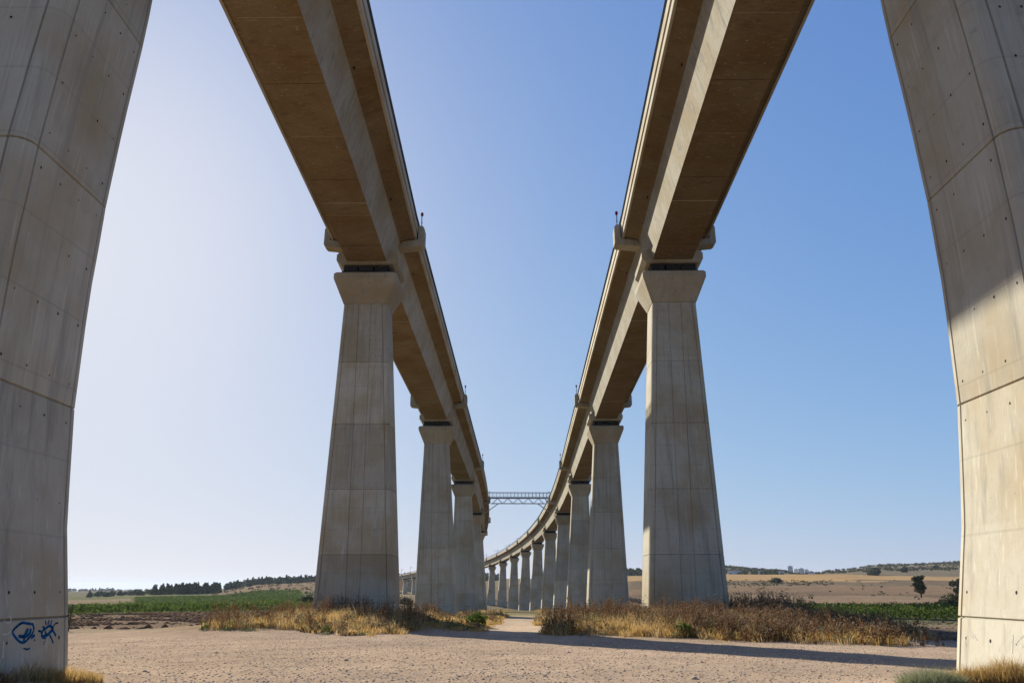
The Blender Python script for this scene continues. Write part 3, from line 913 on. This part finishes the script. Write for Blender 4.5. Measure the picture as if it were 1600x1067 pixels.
# ------------------------------------------------------------------ plants
class Leaves:
    """many small faces gathered with numpy"""
    def __init__(s): s.V = []; s.F = []; s.n = 0
    def add(s, V, F):
        s.V.append(V.reshape(-1, 3)); s.F.append(F + s.n); s.n += V.reshape(-1, 3).shape[0]
    def blades(s, p, h, lean, w, bend=.35, th=None):
        """tapered two-step blades"""
        n = len(p); th = RNG.uniform(0, 2 * np.pi, n) if th is None else th
        dx = np.cos(th) * lean * h; dy = np.sin(th) * lean * h
        ph = RNG.uniform(0, np.pi, n); ax = np.cos(ph) * w / 2; ay = np.sin(ph) * w / 2
        V = np.empty((n, 5, 3))
        V[:, 0] = p + np.stack([ax, ay, 0 * ax], -1); V[:, 1] = p - np.stack([ax, ay, 0 * ax], -1)
        mid = p + np.stack([dx * bend, dy * bend, h * .58], -1)
        V[:, 2] = mid - np.stack([ax, ay, 0 * ax], -1) * .8; V[:, 3] = mid + np.stack([ax, ay, 0 * ax], -1) * .8
        V[:, 4] = p + np.stack([dx, dy, h], -1)
        i = np.arange(n)[:, None] * 5
        s.tri(V, np.concatenate([i + [0, 1, 2], i + [0, 2, 3], i + [3, 2, 4]]))
    def tri(s, V, F): s.add(V, F)
    def sticks(s, p, q, w):
        n = len(p); d = q - p
        a = np.cross(d, RNG.normal(size=(n, 3))); a /= np.linalg.norm(a, axis=1)[:, None] + 1e-9
        a *= (np.asarray(w) / 2).reshape(-1, 1)
        V = np.stack([p + a, p - a, q - a * .6, q + a * .6], 1)
        i = np.arange(n)[:, None] * 4
        s.tri(V, np.concatenate([i + [0, 1, 2], i + [0, 2, 3]]))
    def leaves(s, c, size, up=.3):
        n = len(c)
        u = RNG.normal(size=(n, 3)); u[:, 2] += up; u /= np.linalg.norm(u, axis=1)[:, None]
        v = np.cross(u, RNG.normal(size=(n, 3))); v /= np.linalg.norm(v, axis=1)[:, None] + 1e-9
        sz = (np.asarray(size) * np.ones(n))[:, None]
        V = np.stack([c - u * sz, c - v * sz * .55, c + u * sz, c + v * sz * .55], 1)
        i = np.arange(n)[:, None] * 4
        s.tri(V, np.concatenate([i + [0, 1, 2], i + [0, 2, 3]]))
    def heads(s, c, r):
        n = len(c); r = (np.asarray(r) * np.ones(n))[:, None]
        off = np.array([(1, 0, 0), (0, 1, 0), (-1, 0, 0), (0, -1, 0), (0, 0, .9), (0, 0, -.9)])
        V = c[:, None] + off[None] * r[:, None]
        i = np.arange(n)[:, None] * 6
        f = [(0, 1, 4), (1, 2, 4), (2, 3, 4), (3, 0, 4), (1, 0, 5), (2, 1, 5), (3, 2, 5), (0, 3, 5)]
        s.tri(V, np.concatenate([i + list(t) for t in f]))
    def build(s, name, mat, parent=None, **k):
        V = np.concatenate(s.V); F = np.concatenate(s.F)
        me = bpy.data.meshes.new(name)
        me.vertices.add(len(V)); me.vertices.foreach_set('co', V.astype(np.float32).ravel())
        me.loops.add(F.size); me.loops.foreach_set('vertex_index', F.astype(np.int32).ravel())
        me.polygons.add(len(F)); me.polygons.foreach_set('loop_start', np.arange(0, F.size, 3, dtype=np.int32))
        me.polygons.foreach_set('loop_total', np.full(len(F), 3, np.int32))
        me.update(calc_edges=True); me.validate()
        me.materials.append(mat)
        return obj(name, me, parent, **k)

def on_ground(x, y, dz=0.0):
    return np.stack([x, y, ground(x, y) + dz], -1)

def thistles(L_st, L_hd, x, y, h):
    """dead thistle stems: stalk, side branches, leaves and heads"""
    n = len(x); p = on_ground(x, y, -.03)
    lean = RNG.normal(0, .10, (n, 2)) * h[:, None]
    top = p + np.concatenate([lean, h[:, None]], 1)
    L_st.sticks(p, top, .02 + .012 * h)
    L_hd.heads(top, RNG.uniform(.03, .06, n))
    for k in range(6):
        t = RNG.uniform(.25, .9, n)[:, None]
        b = p + (top - p) * t
        th = RNG.uniform(0, 2 * np.pi, n)
        ln = h * RNG.uniform(.12, .34, n)
        e = b + np.stack([np.cos(th) * ln * .7, np.sin(th) * ln * .7, ln * .8], -1)
        L_st.sticks(b, e, .022)
        L_hd.heads(e, RNG.uniform(.022, .05, n))
    for k in range(5):
        t = RNG.uniform(.02, .75, n)[:, None]
        c = p + (top - p) * t + RNG.normal(0, .06, (n, 3))
        L_st.leaves(c, RNG.uniform(.05, .13, n), -.3)

def bed(fn, box, n, tag, hs=1.0, nb=46, mixw=(.40, .18, .20, .17, .05)):
    """one weed bed made of clumps: golden grass, straw, dead thistles, grey-green and green weeds"""
    x0, x1, y0, y1 = box
    X = RNG.uniform(x0, x1, n * 8); Y = RNG.uniform(y0, y1, n * 8)
    w = fn(X, Y)
    k = RNG.uniform(0, 1, len(X)) < w
    X, Y, w = X[k][:n], Y[k][:n], w[k][:n]
    n = len(X)
    v = .5 + .17 * wob(X, Y, .45, .4) + .12 * wob(X, Y, 1.3, 2) + RNG.normal(0, .22, n)
    v = np.clip((np.argsort(np.argsort(v)) + .5) / n, 0, 1)
    order = [0, 1, 3, 2, 4]
    cum = np.cumsum([0] + [mixw[o] / sum(mixw) for o in order])
    H = hs * (.42 + .42 * w) * (1 + .28 * wob(X, Y, .23, 3.1)) * RNG.uniform(.7, 1.25, n)
    H = np.clip(H, .18, 1.7)
    Ls = [Leaves() for _ in range(6)]
    for slot, typ in enumerate(order):
        q = (v >= cum[slot]) & (v < cum[slot + 1])
        x, y, h = X[q], Y[q], H[q]
        if not len(x): continue
        if typ in (0, 1):
            m_ = nb if typ == 0 else int(nb * .8)
            rad = np.repeat(RNG.uniform(.25, .6, len(x)), m_)
            th = RNG.uniform(0, 2 * np.pi, len(x) * m_); rr = np.sqrt(RNG.uniform(0, 1, len(x) * m_))
            px = np.repeat(x, m_) + np.cos(th) * rr * rad; py = np.repeat(y, m_) + np.sin(th) * rr * rad
            hh = np.repeat(h, m_) * RNG.uniform(.5, 1.1, len(px)) * (1.05 - .45 * rr) * (.85 if typ == 0 else 1.05)
            Ls[typ].blades(on_ground(px, py, -.02), hh, RNG.uniform(.1, .75, len(px)), .026, .35, th + RNG.normal(0, .7, len(px)))
            if typ == 1:
                pick = RNG.uniform(0, 1, len(px)) < .25
                top = on_ground(px[pick], py[pick]); top[:, 2] += hh[pick]
                Ls[5].heads(top, RNG.uniform(.02, .045, pick.sum()))
        elif typ == 2:
            for r_ in range(3):
                thistles(Ls[2], Ls[5], x + RNG.normal(0, .25, len(x)), y + RNG.normal(0, .25, len(x)), h * RNG.uniform(.8, 1.45, len(x)))
        else:
            m_ = 70
            d = RNG.normal(size=(len(x) * m_, 3)); d /= np.linalg.norm(d, axis=1)[:, None]
            rr = RNG.uniform(.2, 1, len(d)) ** .5
            hh = np.repeat(h, m_) * .8; rad = np.repeat(RNG.uniform(.28, .6, len(x)), m_)
            px = np.repeat(x, m_) + d[:, 0] * rr * rad; py = np.repeat(y, m_) + d[:, 1] * rr * rad
            P = on_ground(px, py); P[:, 2] += np.abs(d[:, 2]) * rr * hh
            Ls[typ].leaves(P, RNG.uniform(.035, .085, len(P)), .6)
    for k, (nm, mt, lab, cat) in enumerate((('dry_grass', 'golden', 'dry golden grass ', 'grass'), ('straw_weeds', 'straw', 'pale straw stems ', 'weeds'), ('thistle_stems', 'thistle', 'dead brown thistle stems ', 'thistles'),
                                         ('grey_green_weeds', 'olive', 'low grey-green weeds ', 'weeds'), ('green_weeds', 'green', 'fresh green weeds ', 'weeds'), ('thistle_heads', 'head', 'dry seed heads ', 'thistles'))):
        if Ls[k].V: Ls[k].build(nm, M[mt], label=lab + tag, cat=cat, kind='stuff')

def soft(v, s): return np.clip(v / s + .5, 0, 1)
def left_bed(x, y):
    front = 50 - (x + 9) * .35 * (x < -9) + 1.2 * wob(x, y, .5)
    e = soft(y - front, 1.5) * soft(82 - y, 6) * soft(x + 22.5 + 1.0 * wob(x, y, .3), 2) * soft(-7.6 - x + .6 * wob(x, y, .6), 1)
    return e
def mid_bed(x, y):
    return soft(y - 55 - 1.0 * wob(x, y, .5), 1.5) * soft(130 - y, 20) * soft(x + 9 , 1) * soft(-2.7 - x + .5 * wob(x, y, .6), .6)
def right_bed(x, y):
    front = 47 - np.clip(x - 4, 0, 30) * .62 + 1.0 * wob(x, y, .5)
    return soft(y - front, 1.2) * soft(80 - y, 6) * soft(x - 2.0 + .5 * wob(x, y, .6), .8) * soft(np.minimum(.36 * y, 14.5) - x + 2.0 * wob(x, y, .4), 4)
def far_bed(x, y):
    return soft(y - 80, 4) * soft(240 - y, 40) * soft(np.abs(x + .5) - 2.8 + .4 * wob(x, y, .4), .6) * soft(30 - np.abs(x), 6)
bed(left_bed, (-31, -7, 46, 84), 2500, 'round the left pier', 1.15, 46, (.50, .22, .15, .10, .03))
bed(mid_bed, (-10, -2, 52, 130), 2000, 'between the left piers and the track', .62, 40, (.72, .12, .06, .07, .03))
bed(right_bed, (1, 23, 30, 84), 3200, 'round the right pier', 1.12, 46, (.40, .22, .20, .14, .03))
def brush(x, y):
    return soft(y - 41 + .5 * (x - 12) - .8 * wob(x, y, .4), 2) * soft(74 - y, 4) * soft(x - 10.5 - wob(x, y, .3), 3) * soft(.475 * y - x + wob(x, y, .4), 1.5)
bed(brush, (8, 26, 34, 78), 2100, 'in the dark thicket behind the right pier bed', 1.02, 40, (.20, .14, .56, .08, .02))
def stand(x, y):
    return soft(y - 56, 3) * soft(74 - y, 4) * soft(x - 17.5, 2) * soft(.36 * y - x + wob(x, y, .4), 1.5)
bed(stand, (14, 27, 52, 78), 420, 'standing tall at the back of the thicket', 1.6, 30, (.02, .04, .92, .02, .01))
bed(far_bed, (-32, 32, 78, 240), 1500, 'under the far piers', .85, 24, (.42, .25, .15, .14, .04))

def fringe(x, y):
    w = np.maximum(np.maximum(left_bed(x - .9, y + 1.6), right_bed(x - .3, y + 1.7)), mid_bed(x - .6, y + .8))
    return w * (1 - np.maximum(np.maximum(left_bed(x, y), right_bed(x, y)), mid_bed(x, y))) * (wob(x, y, .7, 1) > .1) * .6
bed(fringe, (-28, 20, 32, 70), 420, 'straggling onto the gravel at the edge of the beds', .38, 26, (.45, .3, .08, .15, .02))
def bush(name, label, x, y, rad, h, mat, nleaf, size, cat='bush', group=None, stems=7):
    z = gz(x, y)
    r = thing(name, label, cat, (x, y, z), 0, group)
    Lf = Leaves()
    c = RNG.normal(size=(nleaf, 3)); c /= np.linalg.norm(c, axis=1)[:, None]
    lump = 1 + .28 * np.sin(c[:, 0] * 4 + x) * np.cos(c[:, 1] * 5 + y) + .2 * np.sin(c[:, 2] * 7 + 2 * x)
    rr = RNG.uniform(.25, 1, nleaf) ** .45 * lump
    P = c * rr[:, None] * np.array([rad, rad, h * .55]); P[:, 2] = np.abs(P[:, 2] + h * .42)
    Lf.leaves(P, size * RNG.uniform(.6, 1.4, nleaf))
    Lf.build('foliage', mat, r)
    m = MB()
    for k in range(stems):
        t = 2 * math.pi * k / stems
        e = (math.cos(t) * rad * .6, math.sin(t) * rad * .6, h * random.uniform(.5, .85))
        m.taper([(0.06 * math.cos(t), .06 * math.sin(t), -.05), (e[0] * .4, e[1] * .4, e[2] * .55), e], [.03 * h, .02 * h, .006 * h], 5)
    m.build('stems', M['bark'], r)
    return r

def tuft(name, label, x, y, rad, h, mat, n, w, cat='grass', lean=(.1, .6)):
    th = RNG.uniform(0, 2 * np.pi, n); rr = rad * np.sqrt(RNG.uniform(0, 1, n))
    px = x + np.cos(th) * rr; py = y + np.sin(th) * rr * .6
    L_ = Leaves(); p = on_ground(px, py, -.02)
    L_.blades(p, h * RNG.uniform(.35, 1, n) * (1.1 - .5 * rr / rad), RNG.uniform(*lean, n), w)
    p0 = np.array([x, y, gz(x, y)])
    L_.V = [v - p0 for v in L_.V]
    return L_.build(name, mat, None, label=label, cat=cat, loc=tuple(p0))

# shrubs and tufts one can pick out
bush('green_shrub', 'bright green shrub at the left edge of the dirt track', -3.5, 60, .8, 1.15, M['green'], 1500, .07)
bush('green_shrub', 'small green shrub in the weeds just right of the dirt track', 4.6, 51, .6, .8, M['green'], 800, .06)
bush('green_shrub', 'green shrub in the middle of the right weed bed front', 9.0, 44.6, .5, .85, M['green'], 800, .06)
tuft('grey_green_bush', 'soft feathery grey-green bush in front of the right near pier', 7.75, 15.4, .62, .50, M['sage'], 5200, .009, 'bush', (.2, .95))
tuft('golden_grass_tuft', 'golden dry grass tuft right of the grey-green bush, at the pier corner', 9.35, 15.6, .75, .66, M['golden'], 3800, .010)
tuft('golden_grass_tuft', 'golden dry grass along the foot of the right near pier, by the picture edge', 9.95, 14.4, .7, .68, M['golden'], 3800, .010)
tuft('golden_grass_tuft', 'low golden grass between the grey-green bush and the right near pier', 8.65, 15.7, .6, .5, M['golden'], 2600, .010)
tuft('golden_grass_tuft', 'short golden grass beside the foot of the left near pier', -9.45, 16.5, .75, .38, M['golden'], 1900, .011)
tuft('dry_weed_tuft', 'thin dry weeds against the graffiti pier foot', -10.0, 16.3, .45, .6, M['straw'], 420, .012, 'weeds')
tuft('dry_weed_tuft', 'dark dry weeds at the lower left corner of the picture', -9.95, 14.7, .6, .6, M['thistle'], 700, .012, 'weeds')

# ploughed clods, left and right
def clods(name, label, x, y, smin, smax):
    n = len(x); p = on_ground(x, y)
    sz = smin + (smax - smin) * RNG.uniform(0, 1, n) ** 2.2
    base = np.array([(1, 0, 0), (.5, .87, 0), (-.5, .87, 0), (-1, 0, 0), (-.5, -.87, 0), (.5, -.87, 0), (0, 0, 1), (0, 0, -.6)])
    V = base[None] * sz[:, None, None] * RNG.uniform(.6, 1.35, (n, 8, 1)) * np.array([1.2, 1.0, .75]) + p[:, None]
    f = [(k, (k + 1) % 6, 6) for k in range(6)] + [((k + 1) % 6, k, 7) for k in range(6)]
    L_ = Leaves(); i = np.arange(n)[:, None] * 8
    L_.tri(V, np.concatenate([i + list(t) for t in f]))
    return L_
def ridge_pick(n, box, per, ok):
    x = RNG.uniform(box[0], box[1], n); y = RNG.uniform(box[2], box[3], n)
    k = (.55 * np.sin(y * per + 1.2 * wob(x, y, .12)) + .8 * wob(x, y, .11) + RNG.normal(0, .5, n) > .1) & ok(x, y)
    return x[k], y[k]
x, y = ridge_pick(30000, (-80, -16, 63, 118), .55, lambda x, y: (x < -.27 * y) & (x > -.75 * y))
clods('clods', '', x, y,   .06, .40).build('ploughed_clods', M['clod'], label='dark clods of the ploughed strip on the left', cat='soil', kind='stuff')
x, y = ridge_pick(5200, (20, 52, 46, 78), .7, lambda x, y: (x > 21))
clods('clods', '', x, y, .07, .26).build('ploughed_clods', M['clod'], label='brown clods of soil beyond the right yard', cat='soil', kind='stuff')
# loose stones on the yard
n = 42000
d = 7 + 45 * RNG.uniform(0, 1, n) ** 1.3; az = RNG.uniform(-.62, .62, n)
x = d * np.sin(az); y = d * np.cos(az)
clods('stones', '', x, y, .007, .036).build('loose_stones', M['stone'], label='small loose stones strewn over the gravel yard', cat='stones', kind='stuff')
k = 60
d = RNG.uniform(12, 48, k); az = RNG.uniform(-.6, .6, k)
clods('stones', '', d * np.sin(az), d * np.cos(az), .04, .09).build('larger_stones', M['stone'], label='scattered larger stones on the gravel yard', cat='stones', kind='stuff')

# vineyards: rows of leafy hedges
def vineyard(label, rows, hgt, dens, size, wid=.35):
    L_ = Leaves()
    for (xa, ya, xb, yb) in rows:
        ln = math.hypot(xb - xa, yb - ya); n = int(ln * dens)
        t = RNG.uniform(0, 1, n)
        x = xa + (xb - xa) * t + RNG.normal(0, wid, n); y = ya + (yb - ya) * t + RNG.normal(0, wid, n)
        z = hgt * RNG.uniform(.05, 1, n) ** .6 * (1 + .15 * wob(x, y, 1.1))
        p = on_ground(x, y); p[:, 2] += z
        L_.leaves(p, size * RNG.uniform(.6, 1.4, n), .5)
    return L_.build('vineyard', M['vine'], label=label, cat='vineyard', kind='stuff')
rows = [(30 + k * .4, 79 + k * 2.6, 95, 76 + k * 2.6) for k in range(13)]
vineyard('low green vineyard rows beyond the right weed bed', rows, 1.3, 70, .13)
rows = [(-.75 * (122 + k * 5), 122 + k * 5, -.24 * (122 + k * 5), 124 + k * 5) for k in range(22)]
vineyard('green vineyard strip behind the ploughed soil on the left', rows, 1.5, 24, .26, .5)
rows = [(-.50 * (300 + k * 16), 300 + k * 16, -.29 * (300 + k * 16), 305 + k * 16) for k in range(22)]
vineyard('rows of vines on the far left slope', rows, .9, 9, .5, 1.2)

# ------------------------------------------------------------------ trees
def tree(name, label, x, y, h, w, mat, nleaf=2200, size=.35, trunk=.28, blobs=9, group=None, seed=0):
    rr = random.Random(seed + int(x * 7))
    z = gz(x, y)
    r = thing(name, label, 'tree', (x, y, z), 0, group)
    m = MB()
    t0 = h * trunk
    m.taper([(0, 0, -.3), (.02 * h, 0, t0), (.01 * h, .02 * h, h * .62), (0, 0, h * .9)], [.045 * h, .032 * h, .018 * h, .005 * h], 7)
    Lf = Leaves()
    cs = []
    for k in range(blobs):
        a = rr.uniform(0, 2 * math.pi); q = rr.uniform(.15, .62) * w * .5 * 1.4
        c = Vector((math.cos(a) * q, math.sin(a) * q, t0 + (h - t0) * rr.uniform(.15, .88)))
        rad = w * rr.uniform(.16, .30) * (1.15 - .5 * (c.z / h))
        cs.append((c, rad))
        m.taper([(0.01 * h, 0, c.z * .55), tuple(c * .6 + Vector((0, 0, c.z * .25))), tuple(c)], [.016 * h, .010 * h, .004 * h], 5)
    cs.append((Vector((0, 0, h * .88)), w * .16))
    tot = sum(q ** 2 for _, q in cs)
    for c, rad in cs:
        n = int(nleaf * rad * rad / tot)
        v = RNG.normal(size=(n, 3)); v /= np.linalg.norm(v, axis=1)[:, None]
        P = np.array(c) + v * (rad * RNG.uniform(.3, 1.08, n) ** .5)[:, None] * np.array([1, 1, .85])
        Lf.leaves(P, size * RNG.uniform(.5, 1.3, n))
    m.build('trunk', M['bark'], r)
    Lf.build('crown', mat, r)
    return r
def place(px, d):
    """ground point in the direction seen at image column px on the horizon, d metres off"""
    a = math.atan((px - 817) / 1212)
    return d * math.sin(a), d * math.cos(a)
x, y = place(1432, 330); tree('lone_tree', 'lone slender dark tree on the bare slope at right', x, y, 8.2, 4.4, M['treeleaf'], 4200, .27, .16, 30)
x, y = place(1494, 400); tree('dark_tree', 'round dark tree beside the edge of the right near pier', x, y, 6.5, 7.5, M['treeleaf'], 2200, .5, .1, 12)
x, y = place(1488, 215); bush('green_bush', 'wide olive-green bush on the slope by the right near pier', x, y, 3.4, 2.6, M['scrub'], 1500, .3)
x, y = place(1470, 200); bush('green_bush', 'smaller olive-green bush left of the wide one on the slope', x, y, 2.0, 1.6, M['scrub'], 900, .26)
x, y = place(1367, 1150); tree('ridge_tree', 'broad dark tree on the skyline field edge at right', x, y, 9.5, 17, M['treeleaf'], 2400, 1.1, .1, 14, 'trees along the right skyline')
x, y = place(1412, 1250); tree('ridge_tree', 'smaller dark tree on the skyline, right of the broad one', x, y, 7, 10, M['treeleaf'], 1500, 1.0, .1, 10, 'trees along the right skyline')
x, y = place(1462, 1400); tree('ridge_tree', 'dark tree on the scrub hill near the right near pier', x, y, 6, 10, M['treeleaf'], 1500, 1.0, .1, 10, 'trees along the right skyline')
x, y = place(1212, 620); bush('slope_bush', 'dark bush on the brown slope right of the second right pier', x, y, 4.6, 3.6, M['scrub'], 900, .5)
x, y = place(104, 76); bush('dark_bush', 'dark leafy bush showing past the left near pier', x - .6, y, 1.0, 1.9, M['treeleaf'], 1100, .12)
x, y = place(484, 260); bush('dark_bush', 'dark green bush left of the second left pier', x, y, 3.6, 3.4, M['treeleaf'], 1000, .35)
x, y = place(634, 520); bush('dark_bush', 'dark bush in the gap between the left piers', x, y, 4.5, 4.0, M['treeleaf'], 1000, .5)
x, y = place(113.5, 70); z = gz(x, y)
m = MB(); m.taper([(0, 0, -.2), (0, 0, 1.0), (.03, 0, 1.9)], [.05, .045, .04], 6); m.build('fence_post', M['bark'], None, label='thin wooden post beside the left near pier', cat='post', loc=(x, y, z))

# far woods and scrub, each one mass
def wood(label, spots, hmin, hmax, wfac, per, size, mat, name='far_wood', cat='wood', conif=.3):
    L_ = Leaves()
    for (x, y) in spots:
        h = random.uniform(hmin, hmax); w = h * wfac * random.uniform(.7, 1.3)
        z = gz(x, y)
        n = per
        t = RNG.uniform(0, 1, n)
        if random.random() < conif: rad = w * .5 * (1 - t) * 1.1; h *= 1.15
        else: rad = w * .5 * np.sqrt(np.clip(1 - (2 * t - .85) ** 2 * .75, 0.05, 1))
        a = RNG.uniform(0, 2 * np.pi, n); q = rad * np.sqrt(RNG.uniform(.2, 1, n))
        P = np.stack([x + np.cos(a) * q, y + np.sin(a) * q, z + t * h * .97 + .02 * h], -1)
        L_.leaves(P, size * RNG.uniform(.6, 1.4, n))
    return L_.build(name, mat, label=label, cat=cat, kind='stuff')
def spots(n, px0, px1, d0, d1):
    return [place(random.uniform(px0, px1), random.uniform(d0, d1)) for _ in range(n)]
wood('dark conifer wood on the far left plain', spots(150, 235, 342, 820, 980) + spots(50, 275, 325, 800, 860), 3.5, 9.5, .6, 70, 1.3, M['pineleaf'], conif=.75)
wood('lower scattered trees left of the dark wood', spots(60, 135, 245, 900, 1200), 2.5, 5, 1.2, 40, 1.4, M['pineleaf'], conif=.2)
wood('dark wood crowning the tan hill at left', spots(170, 385, 500, 1150, 1350) + spots(25, 350, 385, 1150, 1250), 4.5, 10.5, .8, 70, 1.6, M['pineleaf'], conif=.2)
wood('far tree belt seen between the left piers', spots(150, 560, 780, 1500, 1750), 8, 16, .7, 60, 2.2, M['pineleaf'], conif=.4)
wood('green tree belt on the slope between the right piers', spots(120, 860, 1010, 1350, 1600), 8, 13, .9, 60, 2.2, M['treeleaf'], conif=.2)
wood('dark scrub dotted over the right ridge', spots(800, 1130, 1520, 1300, 2100), 1.6, 4.0, 2.0, 16, 1.5, M['scrub'], 'hill_scrub', 'scrub', 0)
wood('trees along the far edge of the golden field', spots(60, 1130, 1225, 1130, 1250), 3, 6, 1.2, 30, 1.3, M['treeleaf'], 'hill_scrub', 'scrub', .1)
wood('distant trees on the left horizon', spots(160, 100, 420, 3200, 4200), 7, 14, 1.4, 24, 4.5, M['pineleaf'], conif=.1)
wood('low tufts on the brown slopes at right', spots(90, 1000, 1500, 180, 700) + spots(160, 1130, 1300, 520, 680), .4, 1.1, 2.2, 14, .35, M['scrub'], 'slope_scrub', 'scrub', 0)
wood('low tufts on the left hillside', spots(160, 330, 500, 560, 1000), .7, 1.8, 2.0, 14, .55, M['scrub'], 'slope_scrub', 'scrub', 0)

# ------------------------------------------------------------------ far buildings
def building(px, d, w, h, dep, label, floors):
    x, y = place(px, d); z = gz(x, y) - 1
    r = thing('apartment_block', label, 'building', (x, y, z), -math.atan((px - 817) / 1212), 'far apartment blocks')
    m = MB(); m.box((-w / 2, -dep / 2, 0), (w / 2, dep / 2, h)); hw_ = m.build('wall', M['housewall'], r)
    m = MB(); m.box((-w * .18, -dep * .3, h + .003), (w * .2, dep * .3, h + 3)); m.box((-w / 2, -dep / 2 - .2, h + .003), (w / 2, -dep / 2 + .15, h + .9)); m.build('roof_housing', M['housewall'], r)
    for f_ in range(floors):
        for c in range(3):
            xx = -w / 2 + w * (c + .5) / 3; zz = (f_ + .5) * h / floors
            m = MB(); m.box((xx - w * .1, -dep / 2 - .06, zz - .8), (xx + w * .1, -dep / 2 + .1, zz + .8)); m.build('window', M['window'], hw_)
building(1236, 2300, 13, 24, 12, 'leftmost grey apartment tower on the right horizon', 8)
building(1245, 2340, 12, 20, 12, 'second apartment tower from the left on the right horizon', 7)
building(1253, 2320, 14, 23, 12, 'third apartment tower from the left on the right horizon', 8)
building(1261, 2350, 11, 21, 12, 'rightmost of the four apartment towers on the right horizon', 7)
def house(px, d, w, h, label):
    x, y = place(px, d); z = gz(x, y) - .5
    r = thing('house', label, 'house', (x, y, z), -math.atan((px - 817) / 1212), 'white houses behind the golden field')
    m = MB(); m.box((-w / 2, -4, 0), (w / 2, 4, h)); m.build('wall', M['housewall'], r)
    m = MB(); m.extrude([(-w / 2 - .4, h + .003), (w / 2 + .4, h + .003), (0, h + 2)], -4.4, 4.4); m.build('roof', M['houseroof'], r)
    m = MB(); m.box((-w * .2, -4.06, 1.2), (w * .1, -3.9, 2.6)); m.build('window', M['window'], r)
for px, w, lab in ((1143, 9, 'white house nearest the second right pier'), (1154, 10, 'second white house from the second right pier'), (1190, 9, 'white house left of the gap before the apartment towers'),
                   (1221, 8, 'small white house just left of the apartment towers'), (1268, 9, 'small white house at the right end of the golden field edge')):
    house(px, 1160, w, 5.5, lab + ', behind the golden field')

# ------------------------------------------------------------------ air
def haze():
    m = bpy.data.materials.new('haze_air'); m.use_nodes = True
    N = m.node_tree.nodes; L = m.node_tree.links
    for n in list(N):
        if n.type == 'BSDF_PRINCIPLED': N.remove(n)
    v = N.new('ShaderNodeVolumePrincipled')
    v.inputs['Color'].default_value = (.80, .88, 1.0, 1)
    v.inputs['Density'].default_value = 4.5e-5
    v.inputs['Anisotropy'].default_value = .1
    L.new(v.outputs[0], N['Material Output'].inputs['Volume'])
    b = MB(); b.box((-24500, -24500, -120), (24500, 24500, 130)); b.build('haze', m, None, kind='stuff', label='thin pale haze over the whole plain', cat='haze')
haze()
